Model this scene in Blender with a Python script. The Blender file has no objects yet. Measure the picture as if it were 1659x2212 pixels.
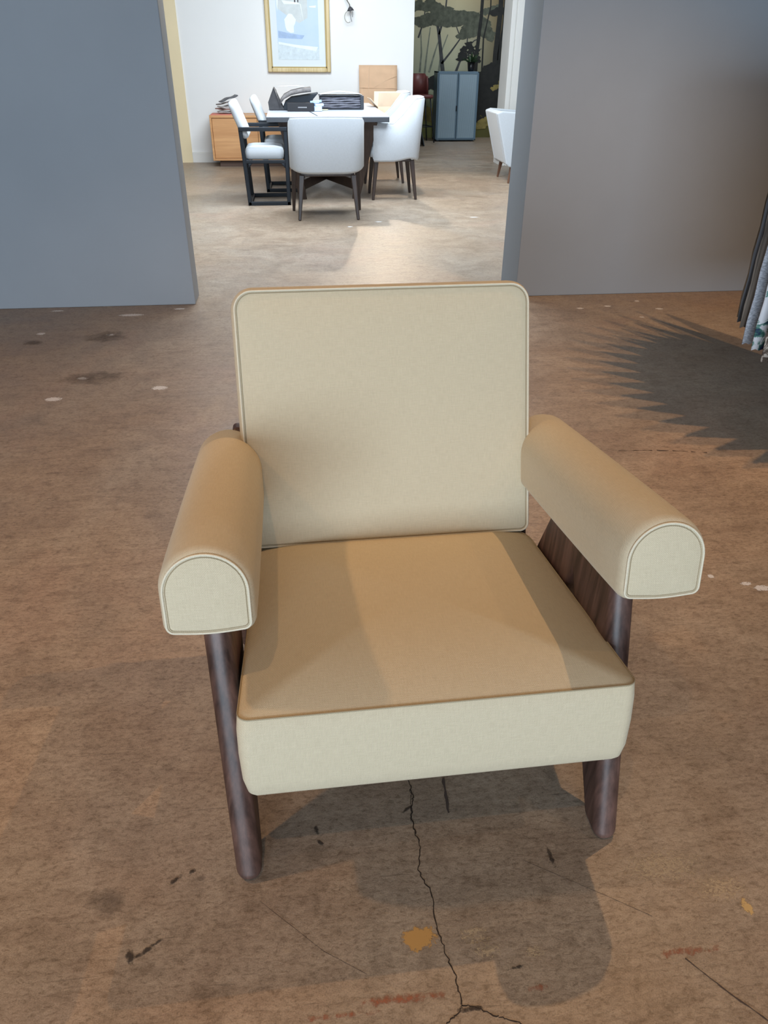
import bpy, math, random
from mathutils import Matrix, Vector, noise as mnoise
rnd = random.Random(7)
PI = math.pi
scn = bpy.context.scene
COL = scn.collection

# ------------------------------------------------------------------ camera
cam_d = bpy.data.cameras.new('camera'); cam = bpy.data.objects.new('camera', cam_d); COL.objects.link(cam)
cam_d.sensor_fit = 'VERTICAL'; cam_d.sensor_height = 24.0; cam_d.lens = 24.0 * 1620.0 / 2212.0
cam_d.clip_start = 0.05; cam_d.clip_end = 60
rx = Vector((0.99421, -0.10731, 0.00565)); dn = Vector((-0.05136, -0.52066, -0.85222)); fw = Vector((0.0944, 0.847, -0.52315))
m = Matrix.Identity(4)
for i in range(3):
    m[i][0] = rx[i]; m[i][1] = -dn[i]; m[i][2] = -fw[i]
m[2][3] = 1.30
cam.matrix_world = m
scn.camera = cam

# ------------------------------------------------------------------ exposure, world, lights
vs = scn.view_settings
vs.view_transform = 'Standard'; vs.look = 'None'; vs.gamma = 1.0; vs.exposure = 0.0
try: vs.use_curve_mapping = False
except Exception: pass
w = bpy.data.worlds.new('world'); scn.world = w; w.use_nodes = True
w.node_tree.nodes['Background'].inputs[0].default_value = (0.78, 0.88, 1.0, 1)
w.node_tree.nodes['Background'].inputs[1].default_value = 0.10

def area(name, loc, target, sx, sy, power, color):
    l = bpy.data.lights.new(name, 'AREA'); l.shape = 'RECTANGLE'; l.size = sx; l.size_y = sy
    l.energy = power; l.color = color
    o = bpy.data.objects.new(name, l); COL.objects.link(o); o.location = loc
    o.rotation_euler = (Vector(target) - Vector(loc)).to_track_quat('-Z', 'Y').to_euler()
    return o

def spot(name, loc, target, power, color, angle=70, blend=0.7, size=0.03):
    l = bpy.data.lights.new(name, 'SPOT'); l.energy = power; l.color = color
    l.spot_size = math.radians(angle); l.spot_blend = blend; l.shadow_soft_size = size
    o = bpy.data.objects.new(name, l); COL.objects.link(o); o.location = loc
    o.rotation_euler = (Vector(target) - Vector(loc)).to_track_quat('-Z', 'Y').to_euler()
    return o

WARM = (1.0, 0.585, 0.275)
COOL = (0.72, 0.86, 1.0)
area('shopfront_daylight', (-1.5, -6.5, 1.25), (0.2, 4, 0.9), 5.2, 2.0, 670, COOL)
area('rear_room_front_fill', (0.2, 5.3, 2.75), (0.2, 9.6, 0.5), 3.4, 0.8, 105, (0.80, 0.90, 1.0))  # added fill high behind the partition, out of view; no window there
area('rear_room_top_fill', (0.5, 7.7, 3.2), (0.5, 8.3, 0), 3.0, 1.6, 285, (0.80, 0.91, 1.0))  # added overhead fill lifting the rear floor and chairs; no real fitting
spot('track_spot_back_right', (1.45, 2.35, 3.1), (0.15, 0.80, 0.2), 116, WARM, 60, 0.9, 0.012)
spot('track_spot_overhead', (-0.35, -0.1, 3.1), (0.0, 0.8, 0.2), 44, WARM, 66, 0.9, 0.014)
spot('track_spot_front_right', (2.3, 0.4, 3.1), (0.0, 1.1, 0.2), 20, WARM, 55, 0.9, 0.014)
spot('track_spot_left', (-2.4, 1.6, 3.1), (-1.5, 2.0, 0), 215, WARM, 90, 1.0, 0.06)
spot('track_spot_rack', (2.42, 2.35, 3.1), (1.5, 3.4, 0.0), 160, WARM, 82, 0.8, 0.012)
spot('track_spot_rack_far', (2.64, 2.25, 3.1), (1.6, 3.4, 0.0), 110, WARM, 82, 0.8, 0.012)
spot('rear_track_spot', (1.2, 10.9, 2.6), (0.6, 7.4, 0.0), 210, (1.0, 0.82, 0.62), 100, 0.7, 0.05)
spot('picture_spot', (0.4, 10.3, 3.1), (0.6, 11.4, 1.3), 22, (1.0, 0.95, 0.88), 75, 0.9, 0.05)
area('mural_room_light', (3.6, 12.6, 3.2), (3.0, 14.0, 0), 1.2, 1.2, 75, (0.8, 0.9, 1.0))

# ------------------------------------------------------------------ mesh helpers
class MB:
    def __init__(s): s.v = []; s.f = []; s.uv = []; s.sm = []
    def add(s, verts, faces, uvs=None, smooth=True):
        o = len(s.v); s.v += [tuple(p) for p in verts]
        for i, f in enumerate(faces):
            s.f.append([a + o for a in f]); s.uv.append(uvs[i] if uvs else None); s.sm.append(smooth)
        return s
    def box(s, x0, x1, y0, y1, z0, z1, M=None):
        v = [(x, y, z) for x in (x0, x1) for y in (y0, y1) for z in (z0, z1)]
        if M: v = [M @ Vector(p) for p in v]
        f = [(0, 1, 3, 2), (4, 6, 7, 5), (0, 4, 5, 1), (2, 3, 7, 6), (0, 2, 6, 4), (1, 5, 7, 3)]
        return s.add(v, f, smooth=False)
    def build(s, name, mat, parent=None, bevel=0, seg=2, flat=False):
        me = bpy.data.meshes.new(name); me.from_pydata(s.v, [], s.f); me.update()
        uvl = me.uv_layers.new(name='UVMap')
        for p in me.polygons:
            p.use_smooth = (s.sm[p.index] or seg >= 4) and not flat
            u = s.uv[p.index]
            if u:
                for k, li in enumerate(p.loop_indices): uvl.data[li].uv = u[k]
            else:
                n = p.normal; a = max(range(3), key=lambda i: abs(n[i]))
                for li in p.loop_indices:
                    c = me.vertices[me.loops[li].vertex_index].co
                    uvl.data[li].uv = (c.y, c.z) if a == 0 else ((c.x, c.z) if a == 1 else (c.x, c.y))
        me.materials.append(mat)
        o = bpy.data.objects.new(name, me); COL.objects.link(o)
        if parent: o.parent = parent
        if bevel:
            b = o.modifiers.new('bevel', 'BEVEL'); b.width = bevel; b.segments = seg; b.limit_method = 'ANGLE'; b.angle_limit = math.radians(40)
            if seg >= 4: wn = o.modifiers.new('wn', 'WEIGHTED_NORMAL'); wn.weight = 90
        return o

def empty(name, loc, rz, label, cat, group=None):
    o = bpy.data.objects.new(name, None); COL.objects.link(o); o.location = loc; o.rotation_euler = (0, 0, rz)
    o.empty_display_size = 0.1
    return tag(o, label, cat, group)
def tag(o, label, cat, group=None, kind=None):
    o['label'] = label; o['category'] = cat
    if group: o['group'] = group
    if kind: o['kind'] = kind
    return o
def struct(o): o['kind'] = 'structure'; return o
def copy_tree(o, parent=None):
    c = o.copy(); COL.objects.link(c); c.parent = parent
    for ch in [x for x in bpy.data.objects if x.parent == o]: copy_tree(ch, c)
    return c

def rrect(w, h, r, n=8, m=10, cx=0, cy=0):
    """rounded rectangle outline, CCW, evenly stepped"""
    if not isinstance(r, (list, tuple)): r = [r] * 4      # corners: bottom-right, top-right, top-left, bottom-left
    cs = [(w/2, -h/2, -90, r[0]), (w/2, h/2, 0, r[1]), (-w/2, h/2, 90, r[2]), (-w/2, -h/2, 180, r[3])]
    pts = []
    for x, y, a0, rr in cs:
        ccx = x - math.copysign(rr, x); ccy = y - math.copysign(rr, y)
        for i in range(n + 1):
            a = math.radians(a0 + 90 * i / n); pts.append((ccx + rr * math.cos(a) + cx, ccy + rr * math.sin(a) + cy))
    out = []
    for i in range(len(pts)):
        a = pts[i]; b = pts[(i + 1) % len(pts)]; d = math.dist(a, b); out.append(a)
        if d > 0.04:
            k = m
            for j in range(1, k): out.append((a[0] + (b[0] - a[0]) * j / k, a[1] + (b[1] - a[1]) * j / k))
    return out
def inset(pts, d):
    n = len(pts); out = []
    for i in range(n):
        a = Vector(pts[i - 1]); b = Vector(pts[(i + 1) % n]); t = (b - a)
        if t.length < 1e-9: out.append(pts[i]); continue
        t.normalize(); out.append((pts[i][0] - t.y * d, pts[i][1] + t.x * d))
    return out

def puff(mb, outline, prof, bulge_f, bulge_b, M, p=2.4):
    """outline: CCW 2D pts; prof: list of (depth, inset) from the front (depth 0) to the back; caps domed by bulge. local frame: x,y outline, z depth (front looks to -z)."""
    n = len(outline); cx = sum(q[0] for q in outline) / n; cy = sum(q[1] for q in outline) / n
    rings = []
    S = [0.0, 0.2, 0.4, 0.6, 0.75, 0.86, 0.93, 0.97]
    base_f = inset(outline, prof[0][1]); base_b = inset(outline, prof[-1][1])
    for sc in S: rings.append([(cx + (x - cx) * sc, cy + (y - cy) * sc, prof[0][0] - bulge_f * (1 - sc ** p), 'c') for x, y in base_f])
    for d, ins in prof: rings.append([(x, y, d, 's') for x, y in inset(outline, ins)])
    for sc in reversed(S): rings.append([(cx + (x - cx) * sc, cy + (y - cy) * sc, prof[-1][0] + bulge_b * (1 - sc ** p), 'c') for x, y in base_b])
    arc = [0.0]
    for i in range(n): arc.append(arc[-1] + math.dist(outline[i], outline[(i + 1) % n]))
    V = []; F = []; U = []
    for r in rings: V += [M @ Vector(q[:3]) for q in r]
    k0 = len(S)
    for r in range(len(rings) - 1):
        side = r >= k0 and r + 1 < k0 + len(prof)
        for i in range(n):
            j = (i + 1) % n
            F.append((r * n + i, (r + 1) * n + i, (r + 1) * n + j, r * n + j))
            if side: U.append([(arc[i], rings[r][i][2]), (arc[i], rings[r + 1][i][2]), (arc[i + 1], rings[r + 1][j][2]), (arc[i + 1], rings[r][j][2])])
            else: U.append([rings[r][i][:2], rings[r + 1][i][:2], rings[r + 1][j][:2], rings[r][j][:2]])
    mb.add(V, F, U)
    return mb

def tube(mb, path, rad, closed=False, seg=8):
    n = len(path); P = [Vector(q) for q in path]; V = []; F = []
    up = None
    for i in range(n):
        a = P[i - 1] if (i or closed) else P[i]; b = P[(i + 1) % n] if (i < n - 1 or closed) else P[i]
        t = (b - a).normalized()
        if up is None: up = t.orthogonal().normalized()
        up = (up - t * up.dot(t)).normalized(); s2 = t.cross(up)
        r = rad(i / (n - 1)) if callable(rad) else rad
        for k in range(seg):
            an = 2 * PI * k / seg; V.append(P[i] + up * (r * math.cos(an)) + s2 * (r * math.sin(an)))
    for i in range(n if closed else n - 1):
        j = (i + 1) % n
        for k in range(seg):
            l = (k + 1) % seg; F.append((i * seg + k, i * seg + l, j * seg + l, j * seg + k))
    if not closed:
        F.append(tuple(reversed(range(seg)))); F.append(tuple((n - 1) * seg + k for k in range(seg)))
    return mb.add(V, F)

def prism(mb, poly, a0, a1, axis='x', M=None):
    """extrude a 2D polygon along an axis"""
    n = len(poly)
    def pt(u, v, a):
        q = (a, u, v) if axis == 'x' else ((u, a, v) if axis == 'y' else (u, v, a)); return M @ Vector(q) if M else q
    V = [pt(u, v, a0) for u, v in poly] + [pt(u, v, a1) for u, v in poly]
    F = [tuple(reversed(range(n))), tuple(range(n, 2 * n))] + [(i, (i + 1) % n, n + (i + 1) % n, n + i) for i in range(n)]
    return mb.add(V, F, smooth=False)

def beam(mb, p, q, wx, wy, wx2=None, wy2=None):
    """tapered rectangular stick between two points"""
    p = Vector(p); q = Vector(q); wx2 = wx2 or wx; wy2 = wy2 or wy
    t = (q - p).normalized(); s1 = t.cross(Vector((0, 1, 0)))
    if s1.length < 0.1: s1 = t.cross(Vector((1, 0, 0)))
    s1.normalize(); s2 = t.cross(s1)
    V = []
    for c, a, b in ((p, wx, wy), (q, wx2, wy2)):
        for i, j in ((-1, -1), (1, -1), (1, 1), (-1, 1)): V.append(c + s1 * (a / 2 * i) + s2 * (b / 2 * j))
    F = [(3, 2, 1, 0), (4, 5, 6, 7), (0, 1, 5, 4), (1, 2, 6, 5), (2, 3, 7, 6), (3, 0, 4, 7)]
    return mb.add(V, F, smooth=False)

# ------------------------------------------------------------------ materials
class NT:
    def __init__(s, name):
        s.m = bpy.data.materials.new(name); s.m.use_nodes = True; s.t = s.m.node_tree; s.b = s.t.nodes['Principled BSDF']
    def n(s, typ, **k):
        x = s.t.nodes.new(typ)
        for a, v in k.items():
            if a.startswith('i_'):
                key = a[2:]; key = int(key) if key.isdigit() else key
                x.inputs[key].default_value = v
            else: setattr(x, a, v)
        return x
    def l(s, a, b): s.t.links.new(a, b)
    def coord(s, kind='Object', scale=(1, 1, 1), rot=(0, 0, 0)):
        c = s.n('ShaderNodeTexCoord'); mp = s.n('ShaderNodeMapping'); mp.inputs['Scale'].default_value = scale; mp.inputs['Rotation'].default_value = rot
        s.l(c.outputs[kind], mp.inputs['Vector']); return mp.outputs[0]
    def noise(s, vec, scale, detail=4, rough=0.55, dist=0.0):
        x = s.n('ShaderNodeTexNoise'); x.inputs['Scale'].default_value = scale; x.inputs['Detail'].default_value = detail
        x.inputs['Roughness'].default_value = rough; x.inputs['Distortion'].default_value = dist
        s.l(vec, x.inputs['Vector']); return x.outputs['Fac']
    def ramp(s, fac, stops):
        r = s.n('ShaderNodeValToRGB'); e = r.color_ramp.elements
        e[0].position = stops[0][0]; e[0].color = (*stops[0][1], 1); e[1].position = stops[-1][0]; e[1].color = (*stops[-1][1], 1)
        for p, c in stops[1:-1]: q = e.new(p); q.color = (*c, 1)
        s.l(fac, r.inputs[0]); return r.outputs[0]
    def mix(s, fac, a, b, mode='MIX'):
        x = s.n('ShaderNodeMix', data_type='RGBA', blend_type=mode)
        for v, i in ((fac, 0), (a, 6), (b, 7)):
            if hasattr(v, 'links'): s.l(v, x.inputs[i])
            elif i == 0: x.inputs[0].default_value = v
            else: x.inputs[i].default_value = (*v, 1)
        return x.outputs[2]
    def math(s, op, a, b=None, c=None):
        x = s.n('ShaderNodeMath', operation=op)
        for i, v in enumerate((a, b, c)):
            if v is None: continue
            if hasattr(v, 'links'): s.l(v, x.inputs[i])
            else: x.inputs[i].default_value = v
        return x.outputs[0]
    def bump(s, h, strength=0.3, dist=0.002):
        x = s.n('ShaderNodeBump'); x.inputs['Strength'].default_value = strength; x.inputs['Distance'].default_value = dist
        s.l(h, x.inputs['Height']); s.l(x.outputs[0], s.b.inputs['Normal'])
    def set(s, color=None, rough=None, metal=None, spec=None):
        if color is not None:
            if hasattr(color, 'links'): s.l(color, s.b.inputs['Base Color'])
            else: s.b.inputs['Base Color'].default_value = (*color, 1)
        if rough is not None:
            if hasattr(rough, 'links'): s.l(rough, s.b.inputs['Roughness'])
            else: s.b.inputs['Roughness'].default_value = rough
        if metal is not None: s.b.inputs['Metallic'].default_value = metal
        if spec is not None: s.b.inputs['Specular IOR Level'].default_value = spec
        return s.m

def plain(name, col, rough=0.6, var=0.06, scale=6, spec=0.5, metal=0, bump=0.0):
    t = NT(name); v = t.coord()
    f = t.noise(v, scale, 5)
    c = t.ramp(f, [(0.3, tuple(x * (1 - var) for x in col)), (0.7, tuple(min(1, x * (1 + var)) for x in col))])
    if bump: t.bump(t.noise(v, scale * 30, 3), bump, 0.001)
    return t.set(c, rough, metal, spec)

def fabric(name, col, pitch=0.0029, depth=0.32, sheen=0.14, slub=0.07):
    t = NT(name); uv = t.coord('UV'); sep = t.n('ShaderNodeSeparateXYZ'); t.l(uv, sep.inputs[0])
    K = 2 * PI / pitch
    u, v = sep.outputs[0], sep.outputs[1]
    wob = t.noise(t.coord('UV', (1, 1, 1)), 180, 2)
    d1 = t.math('SINE', t.math('ADD', t.math('MULTIPLY', t.math('ADD', u, v), K), t.math('MULTIPLY', wob, 2.2)))
    d2 = t.math('SINE', t.math('MULTIPLY', t.math('SUBTRACT', u, v), K * 0.71))
    wv = t.math('ADD', t.math('MULTIPLY', d1, 0.65), t.math('MULTIPLY', t.math('MULTIPLY', d1, d2), 0.35))
    wv = t.math('MULTIPLY_ADD', wv, 0.5, 0.5)
    s1 = t.noise(t.coord('UV', (45, 620, 1)), 1.0, 2); s2 = t.noise(t.coord('UV', (620, 45, 1)), 1.0, 2)
    sl = t.math('ADD', s1, s2)
    dk = tuple(c * (1 - depth) for c in col); lt = tuple(min(1, c * (1 + depth * 0.55)) for c in col)
    c1 = t.mix(wv, dk, lt)
    c2 = t.ramp(sl, [(0.0, (0, 0, 0)), (0.8, (1 - slub,) * 3), (1.2, (1, 1, 1))])
    sc = t.math('MULTIPLY', sl, 0.5)
    c2 = t.ramp(sc, [(0.36, (1 - slub * 1.6, 1 - slub * 1.7, 1 - slub * 1.9)), (0.62, (1, 1, 1))])
    c = t.mix(1.0, c1, c2, 'MULTIPLY')
    t.bump(t.math('ADD', wv, t.math('MULTIPLY', sl, 0.6)), 0.45, 0.0006)
    t.b.inputs['Sheen Weight'].default_value = sheen; t.b.inputs['Sheen Roughness'].default_value = 0.45
    t.b.inputs['Sheen Tint'].default_value = (1, 0.97, 0.9, 1)
    return t.set(c, 0.92, 0, 0.2)

def wood(name, c0, c1, rough=0.38, scale=1.0, axis='z'):
    t = NT(name); sc = {'z': (60, 60, 3), 'x': (3, 60, 60), 'y': (60, 3, 60)}[axis]
    v = t.coord('Object', tuple(x * scale for x in sc)); v2 = t.coord('Object', tuple(x * scale * 0.25 for x in sc))
    f = t.math('MULTIPLY_ADD', t.noise(v, 1.0, 5, 0.65), 0.55, t.math('MULTIPLY', t.noise(v2, 1.0, 3, 0.5, 0.8), 0.45))
    c = t.ramp(f, [(0.36, c0), (0.52, tuple((a + b) / 2 for a, b in zip(c0, c1))), (0.64, c1)])
    t.bump(f, 0.12, 0.001)
    return t.set(c, rough, 0, 0.5)

M_FAB = fabric('linen_twill', (0.62, 0.54, 0.39))
M_PIPE = fabric('piping_twill', (0.70, 0.64, 0.50), 0.0022, 0.16)
M_SEAM = plain('seam_stitch_shade', (0.30, 0.24, 0.15), 0.9)  # darkened to paint the groove shade of seams; also the arms' stitch line
M_WAL = wood('dark_walnut', (0.022, 0.010, 0.008), (0.15, 0.080, 0.062), 0.47)
M_BLK = plain('black_lacquer', (0.010, 0.014, 0.020), 0.45, 0.2, 6, 0.3)
M_DKW = wood('espresso_wood', (0.018, 0.010, 0.008), (0.05, 0.028, 0.02), 0.35)
M_WHF = fabric('white_linen', (0.55, 0.585, 0.625), 0.006, 0.06, 0.15, 0.08)
M_OAK = wood('honey_oak', (0.52, 0.25, 0.10), (0.70, 0.38, 0.17), 0.45, 0.5, 'x')
M_GREY = plain('grey_wall_paint', (0.275, 0.308, 0.345), 0.62, 0.035, 1.6, 0.35, 0, 0.05)
M_WHITE = plain('white_wall_paint', (0.83, 0.82, 0.80), 0.7, 0.015, 1.5)
M_CREAM = plain('cream_wall_paint', (0.80, 0.66, 0.42), 0.6, 0.03, 2)
M_TRIM = plain('white_trim_paint', (0.78, 0.76, 0.72), 0.4, 0.02, 3)
M_CEIL = plain('ceiling_paint', (0.30, 0.29, 0.28), 0.9, 0.03, 2)

def floor_mat():
    t = NT('stained_concrete'); v = t.coord('Object')
    big = t.noise(v, 0.8, 6, 0.6, 0.6); mid = t.noise(v, 3.2, 8, 0.62, 1.2); fine = t.noise(v, 22, 8, 0.7, 0.3)
    trow = t.noise(t.coord('Object', (1.4, 9, 1), (0, 0, 0.25)), 3.0, 8, 0.68, 1.6)
    grain = t.noise(v, 420, 3, 0.6)
    c = t.ramp(mid, [(0.28, (0.21, 0.145, 0.102)), (0.45, (0.285, 0.205, 0.150)), (0.58, (0.345, 0.262, 0.198)), (0.75, (0.41, 0.33, 0.262))])
    g = t.ramp(trow, [(0.32, (0.22, 0.168, 0.135)), (0.6, (0.37, 0.30, 0.245))])
    c = t.mix(0.5, c, g)
    patch = t.ramp(big, [(0.42, (0, 0, 0)), (0.60, (1, 1, 1))])
    c = t.mix(t.math('MULTIPLY', patch, 0.55), c, t.ramp(mid, [(0.3, (0.24, 0.205, 0.182)), (0.7, (0.39, 0.345, 0.31))]))
    rose = t.ramp(t.noise(t.coord('Object', (1, 1, 1), (0, 0, 1)), 1.3, 5, 0.6, 0.8), [(0.52, (0, 0, 0)), (0.72, (1, 1, 1))])
    c = t.mix(t.math('MULTIPLY', rose, 0.4), c, (0.37, 0.25, 0.195))
    c = t.mix(1.0, c, t.ramp(fine, [(0.30, (0.72, 0.70, 0.68)), (0.5, (1, 1, 1)), (0.72, (1.0, 1.0, 1.0))]), 'MULTIPLY')
    c = t.mix(1.0, c, t.ramp(grain, [(0.3, (0.70, 0.70, 0.70)), (0.6, (1.04, 1.04, 1.04))]), 'MULTIPLY')
    g2 = t.noise(t.coord('Object', (0.7, 1.3, 1), (0, 0, 0.2)), 110, 5, 0.7, 0.6)
    c = t.mix(1.0, c, t.ramp(g2, [(0.34, (0.66, 0.63, 0.60)), (0.50, (1, 1, 1)), (0.70, (1.12, 1.12, 1.12))]), 'MULTIPLY')
    g3 = t.noise(t.coord('Object', (0.55, 1.6, 1), (0, 0, 0.35)), 38, 6, 0.72, 1.0)
    c = t.mix(1.0, c, t.ramp(g3, [(0.33, (0.78, 0.75, 0.73)), (0.46, (1, 1, 1)), (0.72, (1.10, 1.10, 1.10))]), 'MULTIPLY')
    # small dark pits and pale flecks
    vo = t.n('ShaderNodeTexVoronoi'); vo.inputs['Scale'].default_value = 5.5; t.l(v, vo.inputs['Vector'])
    dd = t.math('ADD', vo.outputs['Distance'], t.math('MULTIPLY', t.noise(v, 35, 3), 0.16))
    pit = t.ramp(dd, [(0.085, (1, 1, 1)), (0.125, (0, 0, 0))])
    c = t.mix(t.math('MULTIPLY', pit, 0.62), c, (0.045, 0.032, 0.028))
    for sc_, lo_, amt_, rot_ in ((17, 0.085, 0.55, 0.1), (34, 0.10, 0.5, -0.3), (60, 0.13, 0.45, 0.5)):
        v2 = t.n('ShaderNodeTexVoronoi'); v2.inputs['Scale'].default_value = sc_; t.l(t.coord('Object', (0.45, 1.0, 1), (0, 0, rot_)), v2.inputs['Vector'])
        d2 = t.math('ADD', v2.outputs['Distance'], t.math('MULTIPLY', t.noise(v, sc_ * 4, 3), 0.30))
        d2 = t.math('ADD', d2, t.math('MULTIPLY', t.noise(v, 2.7, 3), -0.12))
        c = t.mix(t.math('MULTIPLY', t.ramp(d2, [(lo_, (1, 1, 1)), (lo_ + 0.05, (0, 0, 0))]), amt_), c, (0.10, 0.068, 0.05))
    lt_ = t.ramp(t.noise(t.coord('Object', (26, 60, 1), (0, 0, 0.15)), 1.0, 5, 0.7), [(0.60, (0, 0, 0)), (0.72, (1, 1, 1))])
    c = t.mix(t.math('MULTIPLY', lt_, 0.35), c, (0.47, 0.37, 0.28))
    # scratches
    sc = t.noise(t.coord('Object', (1.2, 30, 1), (0, 0, -0.9)), 6, 2, 0.5, 0.2)
    scr = t.ramp(sc, [(0.700, (0, 0, 0)), (0.715, (1, 1, 1))])
    c = t.mix(t.math('MULTIPLY', scr, 0.35), c, (0.07, 0.05, 0.04))
    fl = t.ramp(t.noise(t.coord('Object', (50, 90, 1)), 1.0, 4, 0.75), [(0.70, (0, 0, 0)), (0.73, (1, 1, 1))])
    area_ = t.ramp(t.noise(v, 2.1, 3), [(0.5, (0, 0, 0)), (0.62, (1, 1, 1))])
    c = t.mix(t.math('MULTIPLY', t.math('MULTIPLY', fl, area_), 0.55), c, (0.50, 0.40, 0.28))
    t.bump(t.math('ADD', t.math('MULTIPLY', fine, 0.6), t.math('MULTIPLY', g2, 0.5)), 0.32, 0.003)
    r = t.ramp(mid, [(0.3, (0.36,) * 3), (0.7, (0.52,) * 3)])
    c = t.mix(1.0, c, (1.07, 1.05, 0.97), 'MULTIPLY')
    return t.set(c, r, 0, 0.45)
M_FLOOR = floor_mat()

# ------------------------------------------------------------------ structure
WY = 4.587
struct(MB().add([(-7, -6, 0), (7, -6, 0), (7, 16, 0), (-7, 16, 0)], [(0, 1, 2, 3)], smooth=False).build('floor', M_FLOOR))
floor = bpy.data.objects['floor']
struct(MB().box(-7, 7, -6, 16, 3.3, 3.4).build('ceiling', M_CEIL))
struct(MB().box(-7, -0.635, WY, 4.79, 0, 3.3).build('wall_front_left', M_GREY, bevel=0.004))
struct(MB().box(1.328, 7, WY, 4.962, 0, 3.3).build('wall_front_right', M_GREY, bevel=0.004))
struct(MB().box(-1.37, 1.62, 11.4, 11.55, 0, 3.3).build('wall_back', M_WHITE))
struct(MB().box(-5, -1.37, 11.385, 11.55, 0, 3.3).build('wall_back_cream', M_CREAM))
bb = MB(); bb.box(-1.37, 1.635, 11.38, 11.4, 0, 0.115); bb.box(-1.37, 1.64, 11.385, 11.4, 0.115, 0.13); bb.box(1.62, 1.64, 11.38, 11.56, 0, 0.115)
struct(bb.build('baseboard_back', M_TRIM, bevel=0.003))
struct(MB().box(1.2, 7, 14.7, 14.85, 0, 3.3).build('wall_far', plain('far_wall_paint', (0.10, 0.09, 0.08), 0.8)))
struct(MB().box(-5.2, -5.0, 4.8, 6.6, 0, 3.3).box(-5.2, -5.0, 10.6, 11.5, 0, 3.3).box(-5.2, -5.0, 6.6, 10.6, 0, 0.4).box(-5.2, -5.0, 6.6, 10.6, 3.0, 3.3).build('wall_rear_left', M_WHITE))
struct(MB().box(6.8, 7.0, -6, 16, 0, 3.3).build('wall_right', plain('right_wall_paint', (0.32, 0.30, 0.27), 0.8)))
pl = MB(); pl.box(2.742, 2.80, 10.80, 11.2, 0, 3.3); pl.box(2.80, 2.812, 10.812, 11.2, 0, 3.3); pl.box(2.812, 3.6, 10.80, 11.2, 0, 3.3)
struct(pl.build('trim_1', M_TRIM, bevel=0.003))

# ---- crack, stains and flecks lying in the floor surface (parts of the floor)
M_CRACK = plain('crack_shadow', (0.030, 0.020, 0.014), 0.95)
def ribbon(name, pts, w0, mat, z=0.0006, jit=0.35, sub=8, wob=0.004, gaps=0.0):
    P = []
    for i in range(len(pts) - 1):
        for k in range(sub):
            f = k / sub; x = pts[i][0] + (pts[i + 1][0] - pts[i][0]) * f; y = pts[i][1] + (pts[i + 1][1] - pts[i][1]) * f
            P.append((x + rnd.uniform(-wob, wob) * 0.6, y + rnd.uniform(-wob, wob) * 0.3))
    P.append(pts[-1])
    V = []; F = []
    for i, p in enumerate(P):
        a = P[max(0, i - 1)]; b = P[min(len(P) - 1, i + 1)]; d = math.dist(a, b) or 1
        nx, ny = -(b[1] - a[1]) / d, (b[0] - a[0]) / d; ww = w0 * rnd.uniform(1 - jit, 1 + jit) / 2
        V += [(p[0] + nx * ww, p[1] + ny * ww, z), (p[0] - nx * ww, p[1] - ny * ww, z)]
        if i and rnd.random() >= gaps: F.append((2 * i - 2, 2 * i - 1, 2 * i + 1, 2 * i))
    return MB().add(V, F, smooth=False).build(name, mat, floor)
CR = [(0.168, 1.12), (0.170, 1.027), (0.175, 0.990), (0.166, 0.960), (0.164, 0.917), (0.174, 0.876), (0.161, 0.829), (0.177, 0.787), (0.179, 0.723), (0.184, 0.682), (0.195, 0.636), (0.196, 0.593)]
ribbon('crack', CR, 0.0019, M_CRACK)
ribbon('crack', [(0.196, 0.593), (0.193, 0.583), (0.174, 0.572), (0.150, 0.560), (0.12, 0.545)], 0.0017, M_CRACK)
ribbon('crack', [(0.196, 0.593), (0.222, 0.586), (0.246, 0.571), (0.274, 0.561), (0.300, 0.548)], 0.0017, M_CRACK)
ribbon('crack', [(0.172, 1.01), (0.168, 0.975), (0.163, 0.94), (0.168, 0.905)], 0.0012, M_CRACK)
M_SCR = plain('scratch_dark', (0.075, 0.052, 0.042), 0.9)
ribbon('scratch', [(0.585, 0.625), (0.63, 0.568), (0.69, 0.50)], 0.0022, M_SCR, jit=0.6, wob=0.001)
ribbon('scratch', [(0.243, 1.03), (0.240, 0.945)], 0.004, M_SCR, jit=0.8, wob=0.002)
ribbon('scratch', [(-0.13, 0.80), (-0.02, 0.70), (0.05, 0.655)], 0.0007, M_SCR, jit=0.5, wob=0.0005)
ribbon('scratch', [(0.36, 0.83), (0.50, 0.74), (0.56, 0.70)], 0.0007, M_SCR, jit=0.5, wob=0.0005)
ribbon('scratch', [(1.14, 2.462), (1.28, 2.458), (1.40, 2.44), (1.51, 2.414)], 0.0045, M_SCR, jit=0.9, wob=0.004, gaps=0.42)
def arc_pts(cx, cy, r, a0, a1, n=16, ry=None): return [(cx + r * math.cos(math.radians(a0 + (a1 - a0) * i / n)), cy + (ry or r) * math.sin(math.radians(a0 + (a1 - a0) * i / n))) for i in range(n + 1)]
def haze(name, col, amt, scale=9, lo=0.45, hi=0.6):
    t = NT(name); v = t.coord('Object'); uv = t.coord('UV'); ln = t.n('ShaderNodeVectorMath', operation='LENGTH'); t.l(uv, ln.inputs[0])
    n = t.noise(v, scale, 6, 0.7)
    f = t.math('SUBTRACT', n, t.math('MULTIPLY', t.math('POWER', ln.outputs['Value'], 2.0), 0.35))
    a = t.ramp(f, [(lo, (0, 0, 0)), (hi, (amt,) * 3)])
    t.l(a, t.b.inputs['Alpha']); return t.set(col, 0.7, 0, 0.3)
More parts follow.
